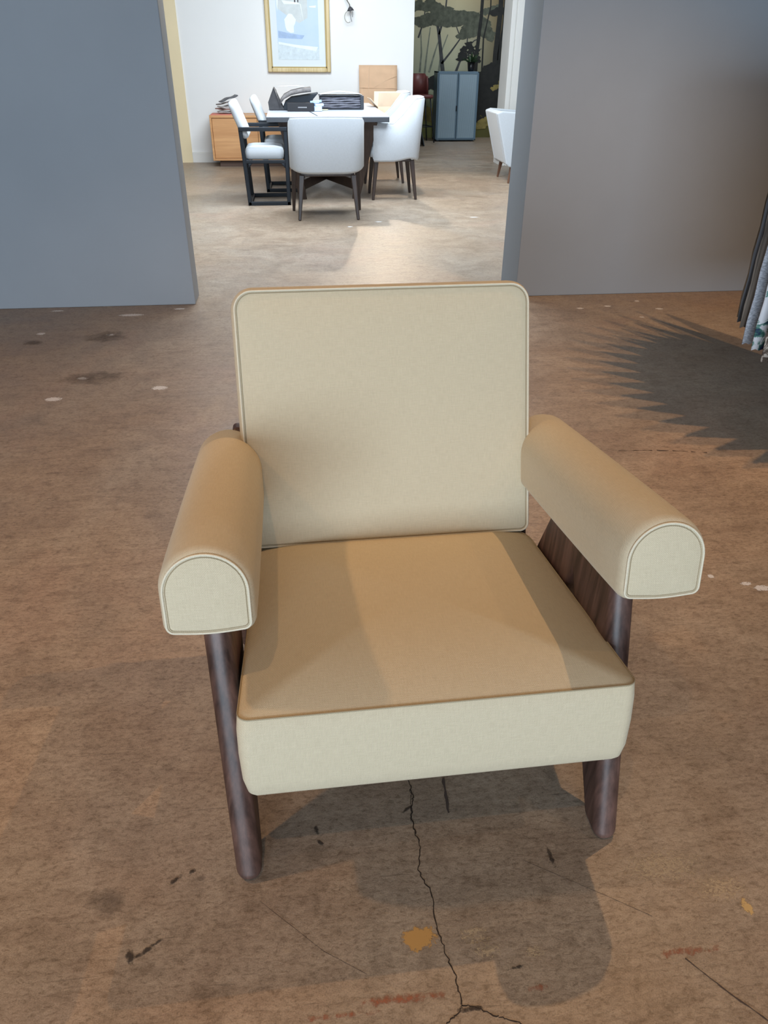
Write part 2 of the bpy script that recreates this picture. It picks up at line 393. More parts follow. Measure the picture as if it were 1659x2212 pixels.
def stain(name, x, y, rx_, ry_, mat, rot=0.0, z=0.0004):
    n = 24; V = [(x, y, z)]; U0 = [(0, 0)]
    for i in range(n):
        a = 2 * PI * i / n; px, py = rx_ * math.cos(a), ry_ * math.sin(a)
        V.append((x + px * math.cos(rot) - py * math.sin(rot), y + px * math.sin(rot) + py * math.cos(rot), z)); U0.append((math.cos(a), math.sin(a)))
    F = [(0, i + 1, (i + 1) % n + 1) for i in range(n)]
    return MB().add(V, F, [[U0[k] for k in f] for f in F], smooth=False).build(name, mat, floor)
M_ST_OR = haze('ochre_patch', (0.58, 0.33, 0.11), 0.85, 42, 0.30, 0.36)
M_ST_TAN = haze('pale_chips', (0.60, 0.47, 0.31), 0.6, 190, 0.44, 0.50)
M_ST_DK = haze('dark_scuff', (0.045, 0.032, 0.025), 0.75, 70, 0.30, 0.48)
M_ST_SM = haze('smudge', (0.10, 0.075, 0.06), 0.42, 14, 0.18, 0.55)
M_ST_RED = haze('rust_stain', (0.36, 0.13, 0.07), 0.75, 60, 0.40, 0.58)
M_ST_WH = haze('white_paint_fleck', (0.72, 0.70, 0.69), 0.85, 130, 0.28, 0.34)
M_ST_GR = haze('swirl_grey', (0.13, 0.115, 0.105), 0.42, 9, 0.25, 0.6)
stain('stain', 0.144, 0.706, 0.038, 0.030, M_ST_OR)
for x, y, a, b in ((0.255, 0.675, 0.045, 0.03), (0.335, 0.662, 0.03, 0.02), (0.70, 0.74, 0.10, 0.05), (0.62, 0.79, 0.14, 0.06), (0.24, 0.70, 0.05, 0.03)): stain('stain', x, y, a, b, M_ST_TAN)
stain('stain', 0.735, 0.70, 0.012, 0.02, haze('ochre_chip', (0.62, 0.42, 0.18), 0.9, 90, 0.3, 0.36), 0.4)
for x, y, a, b, r in ((-0.024, 0.930, 0.006, 0.020, 0.15), (-0.018, 0.905, 0.005, 0.013, 0.8), (-0.284, 0.858, 0.020, 0.007, 0.7), (-0.255, 0.872, 0.012, 0.006, 0.5), (-0.345, 0.727, 0.010, 0.022, 0.2), (-0.315, 0.735, 0.006, 0.032, -1.0),
    (0.157, 0.962, 0.004, 0.020, -1.0), (0.415, 0.83, 0.006, 0.03, 0.1), (0.21, 0.585, 0.03, 0.006, 0), (0.30, 0.64, 0.02, 0.004, 0.1)): stain('scuff', x, y, a, b, M_ST_DK, r, 0.0005)
for x, y, a, b in ((-0.406, 0.825, 0.04, 0.03), (-0.24, 0.855, 0.010, 0.008), (-1.046, 4.02, 0.13, 0.10), (-0.99, 3.42, 0.17, 0.09), (-1.40, 3.95, 0.05, 0.05), (-0.3, 1.72, 0.12, 0.03)): stain('smudge', x, y, a, b, M_ST_SM)
for x, y, a, b in ((0.10, 0.612, 0.13, 0.014), (0.325, 0.605, 0.03, 0.010), (0.60, 0.635, 0.10, 0.012), (0.0, 0.597, 0.1, 0.008)): stain('stain', x, y, a, b, M_ST_RED)
for x, y, a, b in ((1.145, 1.654, 0.012, 0.012), (1.265, 1.585, 0.030, 0.016), (1.23, 1.61, 0.02, 0.01), (1.05, 1.76, 0.010, 0.008), (1.08, 1.71, 0.014, 0.006), (-0.659, 3.269, 0.045, 0.03), (-1.10, 3.18, 0.045, 0.03), (-1.03, 3.42, 0.03, 0.02), (-1.03, 4.05, 0.028, 0.02), (-1.40, 4.10, 0.03, 0.025), (-1.42, 4.52, 0.05, 0.02), (-0.72, 4.50, 0.04, 0.02), (-0.98, 4.40, 0.09, 0.03),
    (1.83, 4.33, 0.03, 0.02), (2.05, 4.42, 0.02, 0.02), (2.12, 4.25, 0.03, 0.02), (1.65, 4.30, 0.03, 0.02), (1.95, 4.1, 0.02, 0.015), (0.72, 7.05, 0.04, 0.02), (0.45, 6.85, 0.03, 0.02), (1.62, 7.2, 0.05, 0.02)): stain('paint_fleck', x, y, a, b, M_ST_WH)
M_SWIRL = haze('swirl_mark', (0.20, 0.175, 0.155), 0.8, 5, 0.35, 0.6)
for cx, cy, r, a0, a1, w_ in ((0.25, 6.2, 0.75, 110, 215, 0.05), (0.20, 6.0, 0.95, 120, 230, 0.06), (0.35, 6.35, 0.60, 120, 200, 0.04)):
    ribbon('tyre_swirl', arc_pts(cx, cy, r, a0, a1, 16, r * 1.15), w_, M_SWIRL, 0.0004, 0.3, 3, 0.003)

# ------------------------------------------------------------------ the armchair
AC = empty('armchair', (0.187, 0.850, 0), math.radians(1.2), 'large beige linen armchair with bolster arms and dark compass legs in the foreground', 'armchair')
def rotx(a): return Matrix.Rotation(a, 4, 'X')
# seat cushion: outline in (x, y); depth runs downwards
TILT = math.radians(6.1)
seatM = Matrix.Translation((0.010, 0.015, 0.393)) @ rotx(-TILT) @ Matrix.Translation((0, 0.305, 0)) @ Matrix.Diagonal((1, 1, -1, 1))
so = [(x * (1 - 0.062 * (y + 0.305) / 0.61), y) for x, y in rrect(0.672, 0.61, [0.022, 0.075, 0.075, 0.022])]
seat = puff(MB(), so, [(0.0, 0.002), (0.003, 0.0), (0.03, -0.003), (0.08, -0.004), (0.135, -0.002), (0.162, 0.004), (0.175, 0.015), (0.182, 0.032)], 0.034, 0.0, seatM, 2.6).build('seat', M_FAB, AC)
tube(MB(), [seatM @ Vector((x, y, -0.0005)) for x, y in inset(so, 0.0012)], 0.0014, True, 6).build('seam', M_SEAM, seat)
# backrest
BT = math.radians(19.5)
backM = Matrix.Translation((0.006, 0.585, 0.337)) @ rotx(-BT) @ Matrix.Rotation(PI / 2, 4, 'X') @ Matrix.Translation((0, 0.2825, 0)) @ Matrix.Diagonal((1, 1, -1, 1))
bo = rrect(0.648, 0.565, [0.02, 0.042, 0.042, 0.02])
# local z (depth) is flipped so that the front looks towards -y of the chair
back = puff(MB(), bo, [(0.0, 0.004), (0.003, 0.001), (0.012, -0.004), (0.035, -0.007), (0.058, -0.004), (0.070, 0.003), (0.074, 0.014)], 0.010, 0.004, backM, 5.0).build('backrest', M_FAB, AC)
tube(MB(), [backM @ Vector((x, y, -0.001)) for x, y in inset(bo, 0.003)], 0.0023, True, 8).build('piping', M_PIPE, back)
tube(MB(), [backM @ Vector((x, y, -0.0004)) for x, y in inset(bo, 0.0075)], 0.0010, True, 6).build('seam', M_SEAM, back)

# bolster arms: outline (x, z'), extruded along the arm axis
def dshape(w=0.146, h=0.148):
    r = w / 2 ; pts = []
    rb = 0.020
    def arc(cx, cy, rr, a0, a1, n):
        for i in range(n + 1):
            a = math.radians(a0 + (a1 - a0) * i / n); pts.append((cx + rr * math.cos(a), cy + rr * math.sin(a)))
    nB = 10
    arc(-w / 2 + rb, rb, rb, 180, 262, 5)
    for i in range(1, nB): f = i / nB; pts.append((-w / 2 + rb + (w - 2 * rb) * f, -0.0035 * math.sin(PI * f)))
    arc(w / 2 - rb, rb, rb, 278, 360, 5)
    for i in range(1, 4): pts.append((w / 2, rb + (h - r - rb) * i / 4))
    arc(0, h - r, r, 0, 180, 28)
    for i in range(1, 4): pts.append((-w / 2, h - r - (h - r - rb) * i / 4))
    return pts
ARMT = math.radians(9.0); ARML = 0.665
for sx in (-1, 1):
    cxx = 0.015 + sx * 0.369
    armM = Matrix.Translation((cxx, 0.078, 0.522)) @ rotx(-ARMT) @ Matrix.Rotation(PI / 2, 4, 'X') @ Matrix.Diagonal((1, 1, -1, 1))
    d = dshape()
    ar = puff(MB(), d, [(0.0, 0.0085), (0.003, 0.0055), (0.009, 0.0022), (0.020, 0.0), (0.10, -0.001), (0.3, -0.0015), (0.5, -0.001), (ARML - 0.03, 0.0), (ARML - 0.012, 0.004), (ARML - 0.003, 0.012)], 0.006, 0.006, armM, 3.0).build('armrest', M_FAB, AC)
    tube(MB(), [armM @ Vector((x, y, -0.001)) for x, y in inset(d, 0.0085)], 0.0021, True, 8).build('piping', M_PIPE, ar)
    tube(MB(), [armM @ Vector((x, y, -0.001)) for x, y in inset(d, 0.0128)], 0.0009, True, 6).build('seam', M_SEAM, ar)
    lx = 0.004 + sx * 0.340; h = 0.0235; SH = Matrix(((1, 0, sx * 0.046, 0), (0, 1, 0, 0), (0, 0, 1, 0), (0, 0, 0, 1)))
    b = MB(); prism(b, [(-0.010, 0.0), (0.060, 0.0), (0.255, 0.26), (0.41, 0.505), (0.178, 0.525)], lx - h, lx + h, 'x', SH)
    b.build('leg', M_WAL, AC, bevel=0.0195, seg=5)
    b = MB(); prism(b, [(0.622, 0.0), (0.690, 0.0), (0.478, 0.485), (0.29, 0.51), (0.37, 0.30)], lx - h + 0.001, lx + h - 0.001, 'x', SH)
    b.build('leg', M_WAL, AC, bevel=0.016, seg=4)
    px = 0.0 + sx * 0.328
    b = MB(); prism(b, [(0.615, 0.25), (0.66, 0.25), (0.776, 0.558), (0.763, 0.572), (0.731, 0.569)], px - 0.016, px + 0.016)
    b.build('back_post', M_WAL, AC, bevel=0.010, seg=4)
b = MB(); b.box(-0.32, 0.32, 0.62, 0.655, 0.262, 0.312); b.build('rail', M_WAL, AC, bevel=0.006)
b = MB(); b.box(-0.32, 0.32, 0.10, 0.14, 0.272, 0.312); b.build('rail', M_WAL, AC, bevel=0.006)
b = MB(); b.box(-0.32, 0.32, 0.735, 0.752, 0.47, 0.55, Matrix.Identity(4)); b.build('rail', M_WAL, AC, bevel=0.006)

# ------------------------------------------------------------------ barrel dining chairs
def barrel(loc, rz, label, w=0.64, d=0.62, z0=0.385, zb=0.885, za=0.70, sq=3.0, wing=0.22, legh=0.37, fl=0.40, lean0=0.07, lin=False, group='white upholstered chairs at the dining table', name='upholstered_dining_chair', flat=0.0):
    """faces +y locally; back at y=-d/2"""
    t = empty(name, loc, rz, label, 'chair', group)
    N = 44; V = []; F = []; th = 0.05
    def path(u, off):      # u -1..1, half superellipse plus straight arms
        a = (u * 0.5 + 0.5) * PI              # 0..pi : right arm -> back -> left arm
        cx = math.cos(a); sy = -math.sin(a)
        ex = 2 / sq
        x = math.copysign(abs(cx) ** ex, cx) * (w / 2 - off); y = math.copysign(abs(sy) ** ex, sy) * (d * 0.55 - off) + d * 0.05
        return x, y
    rows = []
    ext = [(1, d * 0.5), (1, d * 0.35), (1, d * 0.2)]
    prof = []
    for k in range(N + 1): prof.append(('c', -1 + 2 * k / N))
    seq = [('e', 1, 0.50), ('e', 1, 0.34), ('e', 1, 0.18)] + prof + [('e', -1, 0.18), ('e', -1, 0.34), ('e', -1, 0.50)]
    ring = []
    for s_ in seq:
        def pos(off):
            if s_[0] == 'c': return path(s_[1], off)
            return (s_[1] * (w / 2 - off), d * s_[2] * 0.9)
        xo, yo = pos(0.0); xi, yi = pos(th)
        # height: tall at back, wings sloping down to the arms
        f = min(1.0, max(0.0, (yo - (-d / 2 + (0.10 if lin else wing * 0.25))) / wing)); f = f if lin else f * f * (3 - 2 * f)
        zt = zb + (za - zb) * f
        crown = -0.012 * (abs(xo) / (w / 2)) ** 4 * (1 - f)
        zt += crown
        zlow = z0 + 0.035 * (abs(xo) / (w / 2)) ** 5 * (1 - f)
        lean = lean0 * (1 - f)
        def P(x, y, z): return (x, y - lean * (z - z0) / (zb - z0) * (1 if y < 0.1 else 0), z)
        zi = z0 + 0.03
        prof2 = [P(xo * 0.96, yo * 0.96, zlow), P(xo, yo, zlow + 0.02), P(xo, yo, (zlow + zt) / 2), P(xo, yo, zt - 0.02), P((xo * 3 + xi) / 4, (yo * 3 + yi) / 4, zt - 0.005), P((xo + xi) / 2, (yo + yi) / 2, zt), P((xo + 3 * xi) / 4, (yo + 3 * yi) / 4, zt - 0.005), P(xi, yi, zt - 0.02), P(xi, yi, zi)]
        ring.append(prof2)
    k = len(ring[0])
    for r in ring: V += r
    for i in range(len(ring) - 1):
        for j in range(k - 1): F.append((i * k + j, i * k + j + 1, (i + 1) * k + j + 1, (i + 1) * k + j))
        F.append((i * k + k - 1, i * k, (i + 1) * k, (i + 1) * k + k - 1))
    F.append(tuple(range(k))); F.append(tuple(reversed(range((len(ring) - 1) * k, len(ring) * k))))
    sh = MB().add(V, F).build('shell', M_WHF, t)
    ml = [((p[4][0]), (p[4][1]), p[4][2]) for p in ring]
    tube(MB(), ml, 0.004, False, 6).build('piping', M_WHF, sh)
    sM = Matrix.Translation((0, 0.04, 0.50)) @ Matrix.Diagonal((1, 1, -1, 1))
    puff(MB(), rrect(w - 2 * th - 0.01, d - 0.06, 0.06), [(0.0, 0.012), (0.01, 0.002), (0.05, 0), (0.10, 0.004)], 0.02, 0, sM).build('seat', M_WHF, t)
    b = MB(); b.box(-w * 0.36, w * 0.36, -d * 0.33, d * 0.40, legh - 0.015, z0 + 0.02); b.build('plinth', M_DKW, t, bevel=0.006)
    for ax in (-1, 1):
        for ay in (-1, 1):
            b = MB(); beam(b, (ax * (w * (0.345 if ay < 0 else fl - 0.03)), ay * d * 0.36 + 0.01, legh), (ax * w * (fl if ay > 0 else 0.40), ay * d * 0.44 + 0.005, 0.0), 0.050, 0.045, 0.026, 0.026)
            b.build('leg', M_DKW, t, bevel=0.006)
    return t
barrel((0.283, 7.40, 0), 0.0, 'white upholstered dining chair at near end of table, its rounded back facing the camera', w=0.66, d=0.56, z0=0.385, zb=0.838, za=0.62, wing=0.30, sq=4.6, fl=0.475, lean0=0.06)
barrel((1.005, 8.425, 0), PI / 2, 'white wing-sided dining chair at right side of table with sloping arm towards the camera', w=0.56, d=0.50, z0=0.36, zb=0.93, za=0.705, wing=0.15, sq=4.2, lean0=0.05, lin=True)
barrel((1.02, 9.55, 0), PI / 2, 'white upholstered chair behind the wing-sided one, in front of the standing cardboard', w=0.56, d=0.50, z0=0.36, zb=0.93, za=0.705, wing=0.15, sq=4.2, lean0=0.05, lin=True)
LC = empty('lounge_chair', (2.62, 9.50, 0), 0, 'white upholstered chair with flared side and tapered brown leg, half hidden by right grey wall', 'chair')
def slab(poly, y0, y1): b_ = MB(); prism(b_, poly, y0, y1, 'y'); return b_
slab([(-0.36, 0.725), (-0.30, 0.745), (0.34, 0.70), (0.22, 0.155), (-0.18, 0.175), (-0.215, 0.21)], -0.30, -0.24).build('side_panel', M_WHF, LC, bevel=0.016, seg=3)
slab([(-0.36, 0.725), (-0.30, 0.745), (0.34, 0.70), (0.22, 0.155), (-0.18, 0.175), (-0.215, 0.21)], 0.26, 0.32).build('side_panel', M_WHF, LC, bevel=0.016, seg=3)
slab([(-0.36, 0.725), (-0.30, 0.745), (-0.15, 0.175), (-0.215, 0.21)], -0.235, 0.255).build('backrest', M_WHF, LC, bevel=0.012, seg=3)
slab([(-0.20, 0.36), (0.27, 0.40), (0.26, 0.22), (-0.14, 0.20)], -0.235, 0.255).build('seat', M_WHF, LC, bevel=0.02, seg=3)
for ax_, ay_ in ((-0.13, -0.24), (0.18, -0.24), (-0.13, 0.26), (0.18, 0.26)):
    b = MB(); beam(b, (ax_, ay_, 0.19), (ax_ + (-0.03 if ax_ < 0 else 0.03), ay_ * 1.05, 0.0), 0.04, 0.04, 0.022, 0.022); b.build('leg', wood('brown_leg', (0.10, 0.045, 0.025), (0.20, 0.10, 0.06), 0.4), LC, bevel=0.005)

# ------------------------------------------------------------------ sled-base armchairs
def sled(loc, label):
    t = empty('sled_armchair', loc, 0, label, 'chair', 'black framed armchairs on the left of the table')
    W = 0.52
    for y in (0.0, W):
        b = MB(); s_ = 0.018
        def bar(p, q, wx=0.036, wy=0.034): beam(b, p, q, wx, wy)
        bar((-0.475, y, 0.69), (-0.435, y, 0.0)); bar((-0.055, y, 0.69), (-0.055, y, 0.0))
        bar((-0.49, y, 0.672), (-0.037, y, 0.672), 0.034, 0.045); bar((-0.45, y, 0.017), (-0.038, y, 0.017))
        bar((-0.455, y, 0.392), (-0.055, y, 0.392), 0.03, 0.03)
        for x0, x1 in ((-0.425, -0.385), (-0.073, -0.113)):
            prism(b, [(x0, 0.378), (x1, 0.378), (x0, 0.335)], y - 0.015, y + 0.015, 'y')
        b.build('side_frame', M_BLK, t, bevel=0.005)
    for q in ((-0.45, -0.42, 0.38, 0.41), (-0.08, -0.05, 0.38, 0.41), (-0.44, -0.41, 0.0, 0.03)): MB().box(q[0], q[1], 0, W, q[2], q[3]).build('crossbar', M_BLK, t, bevel=0.004)
    sM = Matrix.Translation((-0.265, W / 2, 0.508)) @ Matrix.Diagonal((1, 1, -1, 1))
    puff(MB(), rrect(0.37, W - 0.03, 0.05), [(0.0, 0.02), (0.012, 0.006), (0.045, 0), (0.085, 0.004), (0.10, 0.016)], 0.02, 0, sM).build('seat', M_WHF, t)
    bM = Matrix.Translation((-0.485, W / 2, 0.745)) @ Matrix.Rotation(math.radians(-22), 4, 'Y') @ Matrix.Rotation(PI / 2, 4, 'Y') @ Matrix.Rotation(PI / 2, 4, 'Z')
    puff(MB(), rrect(W + 0.0, 0.34, 0.07), [(-0.03, 0.02), (-0.02, 0.006), (0.0, 0), (0.02, 0.006), (0.03, 0.02)], 0.015, 0.015, bM).build('backrest', M_WHF, t)
    return t
sled((-0.02, 7.975, 0), 'black sled-base armchair with white seat, nearer of the two left of the table')
sled((0.14, 8.80, 0), 'black sled-base armchair with white seat, farther one beside the wooden credenza')

# ------------------------------------------------------------------ dining table
TB = empty('dining_table', (0.34, 9.15, 0), 0, 'white-topped dining table with dark edge and slanted dark wooden legs', 'table')
M_MAR = plain('pale_stone_top', (0.50, 0.53, 0.58), 0.3, 0.05, 2.5)
b = MB(); b.box(-0.585, 0.585, -1.10, 1.10, 0.764, 0.772)
b.build('tabletop', M_MAR, TB, bevel=0.002)
b = MB(); b.box(-0.585, 0.585, -1.10, 1.10, 0.722, 0.764); b.build('edge_frame', plain('dark_edge', (0.045, 0.05, 0.06), 0.35), TB, bevel=0.003)
b = MB(); beam(b, (-0.10, -1.08, 0.7728), (-0.22, 0.1, 0.7728), 0.010, 0.0015); b.build('joint', M_BLK, TB)
for sx in (-1, 1):
    for sy in (-1, 1):
        b = MB(); beam(b, (sx * 0.42, sy * 0.98, 0.73), (sx * 0.27, sy * 0.84, 0.0), 0.125, 0.06, 0.075, 0.05); b.build('leg', M_DKW, TB, bevel=0.005)
b = MB(); beam(b, (-0.29, -0.84, 0.13), (0.29, 0.84, 0.13), 0.10, 0.035); b.build('stretcher', M_DKW, TB, bevel=0.004)
b = MB(); beam(b, (0.29, -0.84, 0.13), (-0.29, 0.84, 0.132), 0.10, 0.035); b.build('stretcher', M_DKW, TB, bevel=0.004)

# things on the table
ZT = 0.7752
M_CHAR = plain('charcoal_cover', (0.035, 0.033, 0.036), 0.75, 0.3, 20)
M_PAGE = plain('grey_fabric_pages', (0.16, 0.145, 0.14), 0.95, 0.3, 40)
bk = empty('sample_binder', (-0.02, 9.02, ZT + 0.001), 0, 'open charcoal fabric sample binder propped up on left side of table', 'binder')
def curve_slab(name, pts, th, y0, y1, mat, par):
    V = []; F = []; n = len(pts)
    for y in (y0, y1):
        for x, z in pts: V.append((x, y, z))
        for x, z in pts: V.append((x, y, z + th))
    for i in range(n - 1):
        a = i; b_ = i + 1
        F += [(a, b_, 2 * n + b_, 2 * n + a), (n + a, 3 * n + a, 3 * n + b_, n + b_), (a, n + a, n + b_, b_), (2 * n + a, 2 * n + b_, 3 * n + b_, 3 * n + a)]
    F += [(0, 2 * n, 3 * n, n), (n - 1, 2 * n - 1, 4 * n - 1, 3 * n - 1)]
    return MB().add(V, F).build(name, mat, par)
def wedge(name, poly, y0, y1, mat, par): b_ = MB(); prism(b_, poly, y0, y1, 'y'); return b_.build(name, mat, par, bevel=0.004)
wedge('cover', [(-0.215, 0.0), (-0.222, 0.07), (-0.195, 0.13), (-0.160, 0.205), (-0.125, 0.14), (-0.060, 0.0)], -0.12, 0.16, M_CHAR, bk)
wedge('page_block', [(-0.10, 0.02), (-0.135, 0.17), (-0.155, 0.20), (-0.12, 0.10)], -0.13, 0.15, M_PAGE, bk)
wedge('cover', [(-0.08, 0.0), (-0.045, 0.075), (0.02, 0.115), (0.28, 0.150), (0.30, 0.155), (0.245, 0.10), (0.20, 0.0)], -0.11, 0.17, M_BLK, bk)
curve_slab('page_block', [(-0.095, 0.055), (-0.055, 0.10), (0.02, 0.135), (0.12, 0.155), (0.225, 0.165)], 0.038, -0.14, 0.16, M_PAGE, bk)
curve_slab('page', [(-0.15, 0.205), (-0.05, 0.207), (0.06, 0.212), (0.16, 0.205)], 0.004, 0.02, 0.17, plain('pale_page', (0.55, 0.55, 0.57), 0.8), bk)
sb = empty('sample_box', (0.125, 8.78, ZT), math.radians(-3), 'black low box standing under the open binder on table', 'box')
MB().box(-0.17, 0.10, -0.06, 0.08, 0, 0.075).build('body', plain('matt_black', (0.008, 0.008, 0.011), 0.6, 0.2), sb, bevel=0.003)
MB().box(-0.06, 0.03, -0.062, -0.06, 0.03, 0.04).build('name_plate', plain('pewter_plate', (0.2, 0.2, 0.21), 0.4), sb)
M_BLU = plain('light_blue_card', (0.42, 0.58, 0.86), 0.6, 0.03)
cb = tag(MB().box(-0.038, 0.038, -0.05, 0.05, 0, 0.045).build('card_box', M_BLU, bevel=0.002), 'light blue small box beside the black box, lowest of three', 'box', 'light blue boxes on the table'); cb.location = (0.268, 8.78, ZT)
cb = tag(MB().box(-0.045, 0.045, -0.045, 0.045, 0, 0.022).build('card_box', M_BLU, bevel=0.002), 'light blue flat box lying on the lowest blue box', 'box', 'light blue boxes on the table'); cb.location = (0.272, 8.78, ZT + 0.0455); cb.rotation_euler = (0, 0, 0.25)
cb = tag(MB().box(-0.05, 0.05, -0.04, 0.04, 0, 0.024).build('card_box', M_BLU, bevel=0.002), 'light blue flat box topmost, tilted on the other blue boxes', 'box', 'light blue boxes on the table'); cb.location = (0.250, 8.80, ZT + 0.071); cb.rotation_euler = (0, -0.12, -0.35)
sw = empty('sample_book', (0.52, 9.12, ZT), math.radians(2), 'thick dark fabric sample book lying flat at right of blue boxes', 'book')
for k in range(5):
    V = []; F = []; nx = 14
    for i in range(nx + 1):
        x = -0.22 + 0.42 * i / nx; zz = 0.012 + k * 0.021 + 0.0022 * math.sin(i * 0.9 + k * 1.7)
        for y in (-0.12, 0.14): V += [(x, y, zz), (x, y, zz + 0.017)]
    for i in range(nx):
        a = i * 4; F += [(a, a + 4, a + 5, a + 1), (a + 3, a + 7, a + 6, a + 2), (a + 1, a + 5, a + 7, a + 3), (a, a + 2, a + 6, a + 4)]
    F += [(0, 1, 3, 2), (nx * 4, nx * 4 + 2, nx * 4 + 3, nx * 4 + 1)]
    MB().add(V, F).build('fabric_page', plain('page_%d' % k, (0.10 + 0.03 * (k % 2), 0.10 + 0.03 * (k % 2), 0.125 + 0.03 * (k % 2)), 0.9, 0.3, 30), sw)
b = MB(); b.box(-0.23, 0.235, -0.13, 0.15, 0, 0.008); b.box(0.20, 0.235, -0.13, 0.15, 0.008, 0.125); b.box(-0.23, 0.235, -0.13, 0.15, 0.123, 0.130); b.build('cover', plain('navy_black_cover', (0.02, 0.024, 0.034), 0.5), sw, bevel=0.003)
curve_slab('loose_page', [(-0.22, 0.135), (-0.08, 0.158), (0.0, 0.163), (0.12, 0.152), (0.22, 0.135)], 0.003, -0.10, 0.12, plain('white_page', (0.72, 0.74, 0.78), 0.8), sw)
rb = tag(MB().box(-0.045, 0.045, -0.02, 0.02, 0, 0.006).build('paper_tag', plain('yellow_paper', (0.55, 0.52, 0.32), 0.8), bevel=0.001), 'small yellowish paper tag lying in front of the sample book', 'tag'); rb.location = (0.33, 8.93, ZT); rb.rotation_euler = (0, 0, -0.3)

# ------------------------------------------------------------------ credenza and magazines
CD = empty('credenza', (-0.45, 11.10, 0), 0, 'low honey-coloured wooden credenza against the white back wall', 'cabinet')
MB().box(-0.60, 0.60, -0.20, 0.24, 0.57, 0.60).build('top', M_OAK, CD, bevel=0.003)
MB().box(-0.60, -0.575, -0.20, 0.24, 0.075, 0.57).box(0.575, 0.60, -0.20, 0.24, 0.075, 0.57).box(-0.575, 0.575, -0.20, 0.24, 0.075, 0.10).box(-0.575, 0.575, 0.22, 0.24, 0.10, 0.57).build('body', M_OAK, CD, bevel=0.002)
for k in range(2): MB().box(-0.572 + k * 0.573, -0.003 + k * 0.573, -0.185, -0.165, 0.103, 0.567).build('door', M_OAK, CD, bevel=0.003)
MB().box(-0.52, 0.56, -0.16, 0.2, 0, 0.075).build('plinth', plain('brown_plinth', (0.09, 0.05, 0.035), 0.6), CD)
rs = tag(MB().box(-0.20, 0.20, -0.14, 0.14, 0, 0.010).build('paper_sheet', plain('coral_paper', (0.62, 0.20, 0.15), 0.7), bevel=0.001), 'coral red folder lying flat on the left end of the credenza', 'folder'); rs.location = (-0.83, 11.06, 0.6005)
for k, (dx, rz_, tl) in enumerate(((0.0, 0.2, 0.0), (-0.01, -0.35, 0.03), (0.02, 0.5, -0.08), (0.0, -0.2, -0.16), (0.03, 0.3, -0.30))):
    V = []; F = []; n = 8
    for i in range(n + 1):
        x = -0.115 + 0.23 * i / n; z = 0.006 * math.sin(i * 1.1 + k)
        for y in (-0.08, 0.08): V += [(x, y, z), (x, y, z + 0.011)]
    for i in range(n):
        a = i * 4; F += [(a, a + 4, a + 5, a + 1), (a + 3, a + 7, a + 6, a + 2), (a + 1, a + 5, a + 7, a + 3), (a, a + 2, a + 6, a + 4)]
    F += [(0, 1, 3, 2), (n * 4, n * 4 + 2, n * 4 + 3, n * 4 + 1)]
    mg = MB().add(V, F).build('magazine', plain('magazine_%d' % k, [(0.42, 0.38, 0.36), (0.30, 0.16, 0.13), (0.5, 0.46, 0.44), (0.16, 0.13, 0.12), (0.10, 0.10, 0.11)][k], 0.5, 0.4, 30))
    mg.location = (-0.83 + dx, 11.05, 0.624 + k * 0.026 + abs(tl) * 0.16); mg.rotation_euler = (0, tl, rz_)
    tag(mg, ['grey magazine lowest in the messy pile on the credenza', 'brown-red magazine second from the bottom of the pile on the credenza', 'pale magazine in the middle of the pile on the credenza', 'dark brown magazine second from the top of the pile on the credenza', 'black magazine tilted upward on top of the pile on the credenza'][k], 'magazine', 'magazines on the credenza')

# ------------------------------------------------------------------ cardboard
M_CARD = plain('cardboard', (0.66, 0.43, 0.27), 0.85, 0.06, 8)
cs = empty('cardboard_sheet', (1.15, 11.20, 0), 0, 'upright brown cardboard sheet with crease lines against white back wall', 'cardboard')
V = []; nx, nz = 10, 12
for j in range(nz + 1):
    for i in range(nx + 1):
        x = -0.255 + 0.50 * i / nx; z = 0.0 + 1.15 * j / nz
        V.append((x, 0.10 * z + 0.004 * math.sin(i * 0.8), z))
F = [(j * (nx + 1) + i, j * (nx + 1) + i + 1, (j + 1) * (nx + 1) + i + 1, (j + 1) * (nx + 1) + i) for j in range(nz) for i in range(nx)]
o = MB().add(V, F).build('panel', M_CARD, cs); so_ = o.modifiers.new('s', 'SOLIDIFY'); so_.thickness = 0.006
b = MB(); beam(b, (-0.135, 0.078, 0.86), (-0.125, 0.108, 1.14), 0.006, 0.003); beam(b, (-0.25, 0.084, 0.895), (0.245, 0.084, 0.885), 0.003, 0.006); beam(b, (-0.06, 0.086, 0.90), (0.10, 0.096, 0.98), 0.003, 0.005); beam(b, (0.10, 0.096, 0.98), (0.24, 0.098, 1.03), 0.003, 0.005)
b.build('crease', plain('crease_light', (0.70, 0.50, 0.33), 0.85), cs)
cx_ = empty('cardboard_box', (1.078, 9.55, 0.530), 0.05, 'open pale cardboard box with raised flaps sitting on the rear right chair', 'box'); cx_.scale = (0.72, 1, 1)
M_CARD2 = plain('pale_cardboard', (0.74, 0.56, 0.40), 0.85, 0.05, 8)
for p in ((-0.19, 0.19, -0.15, -0.143, 0, 0.25), (-0.19, 0.19, 0.143, 0.15, 0, 0.25), (-0.19, -0.183, -0.143, 0.143, 0, 0.25), (0.183, 0.19, -0.143, 0.143, 0, 0.25), (-0.183, 0.183, -0.143, 0.143, 0, 0.006)):
    MB().box(*p).build('side', M_CARD2, cx_)
for (x0, x1, y0, ang) in ((-0.19, 0.19, -0.15, -1), (-0.19, 0.19, 0.15, 1)):
    o = MB().add([(x0, y0, 0.25), (x1, y0, 0.25), (x1 - 0.01, y0 + ang * 0.03, 0.385), (x0 + 0.01, y0 + ang * 0.03, 0.385)], [(0, 1, 2, 3)], smooth=False).build('flap', M_CARD2, cx_); q = o.modifiers.new('s', 'SOLIDIFY'); q.thickness = 0.005
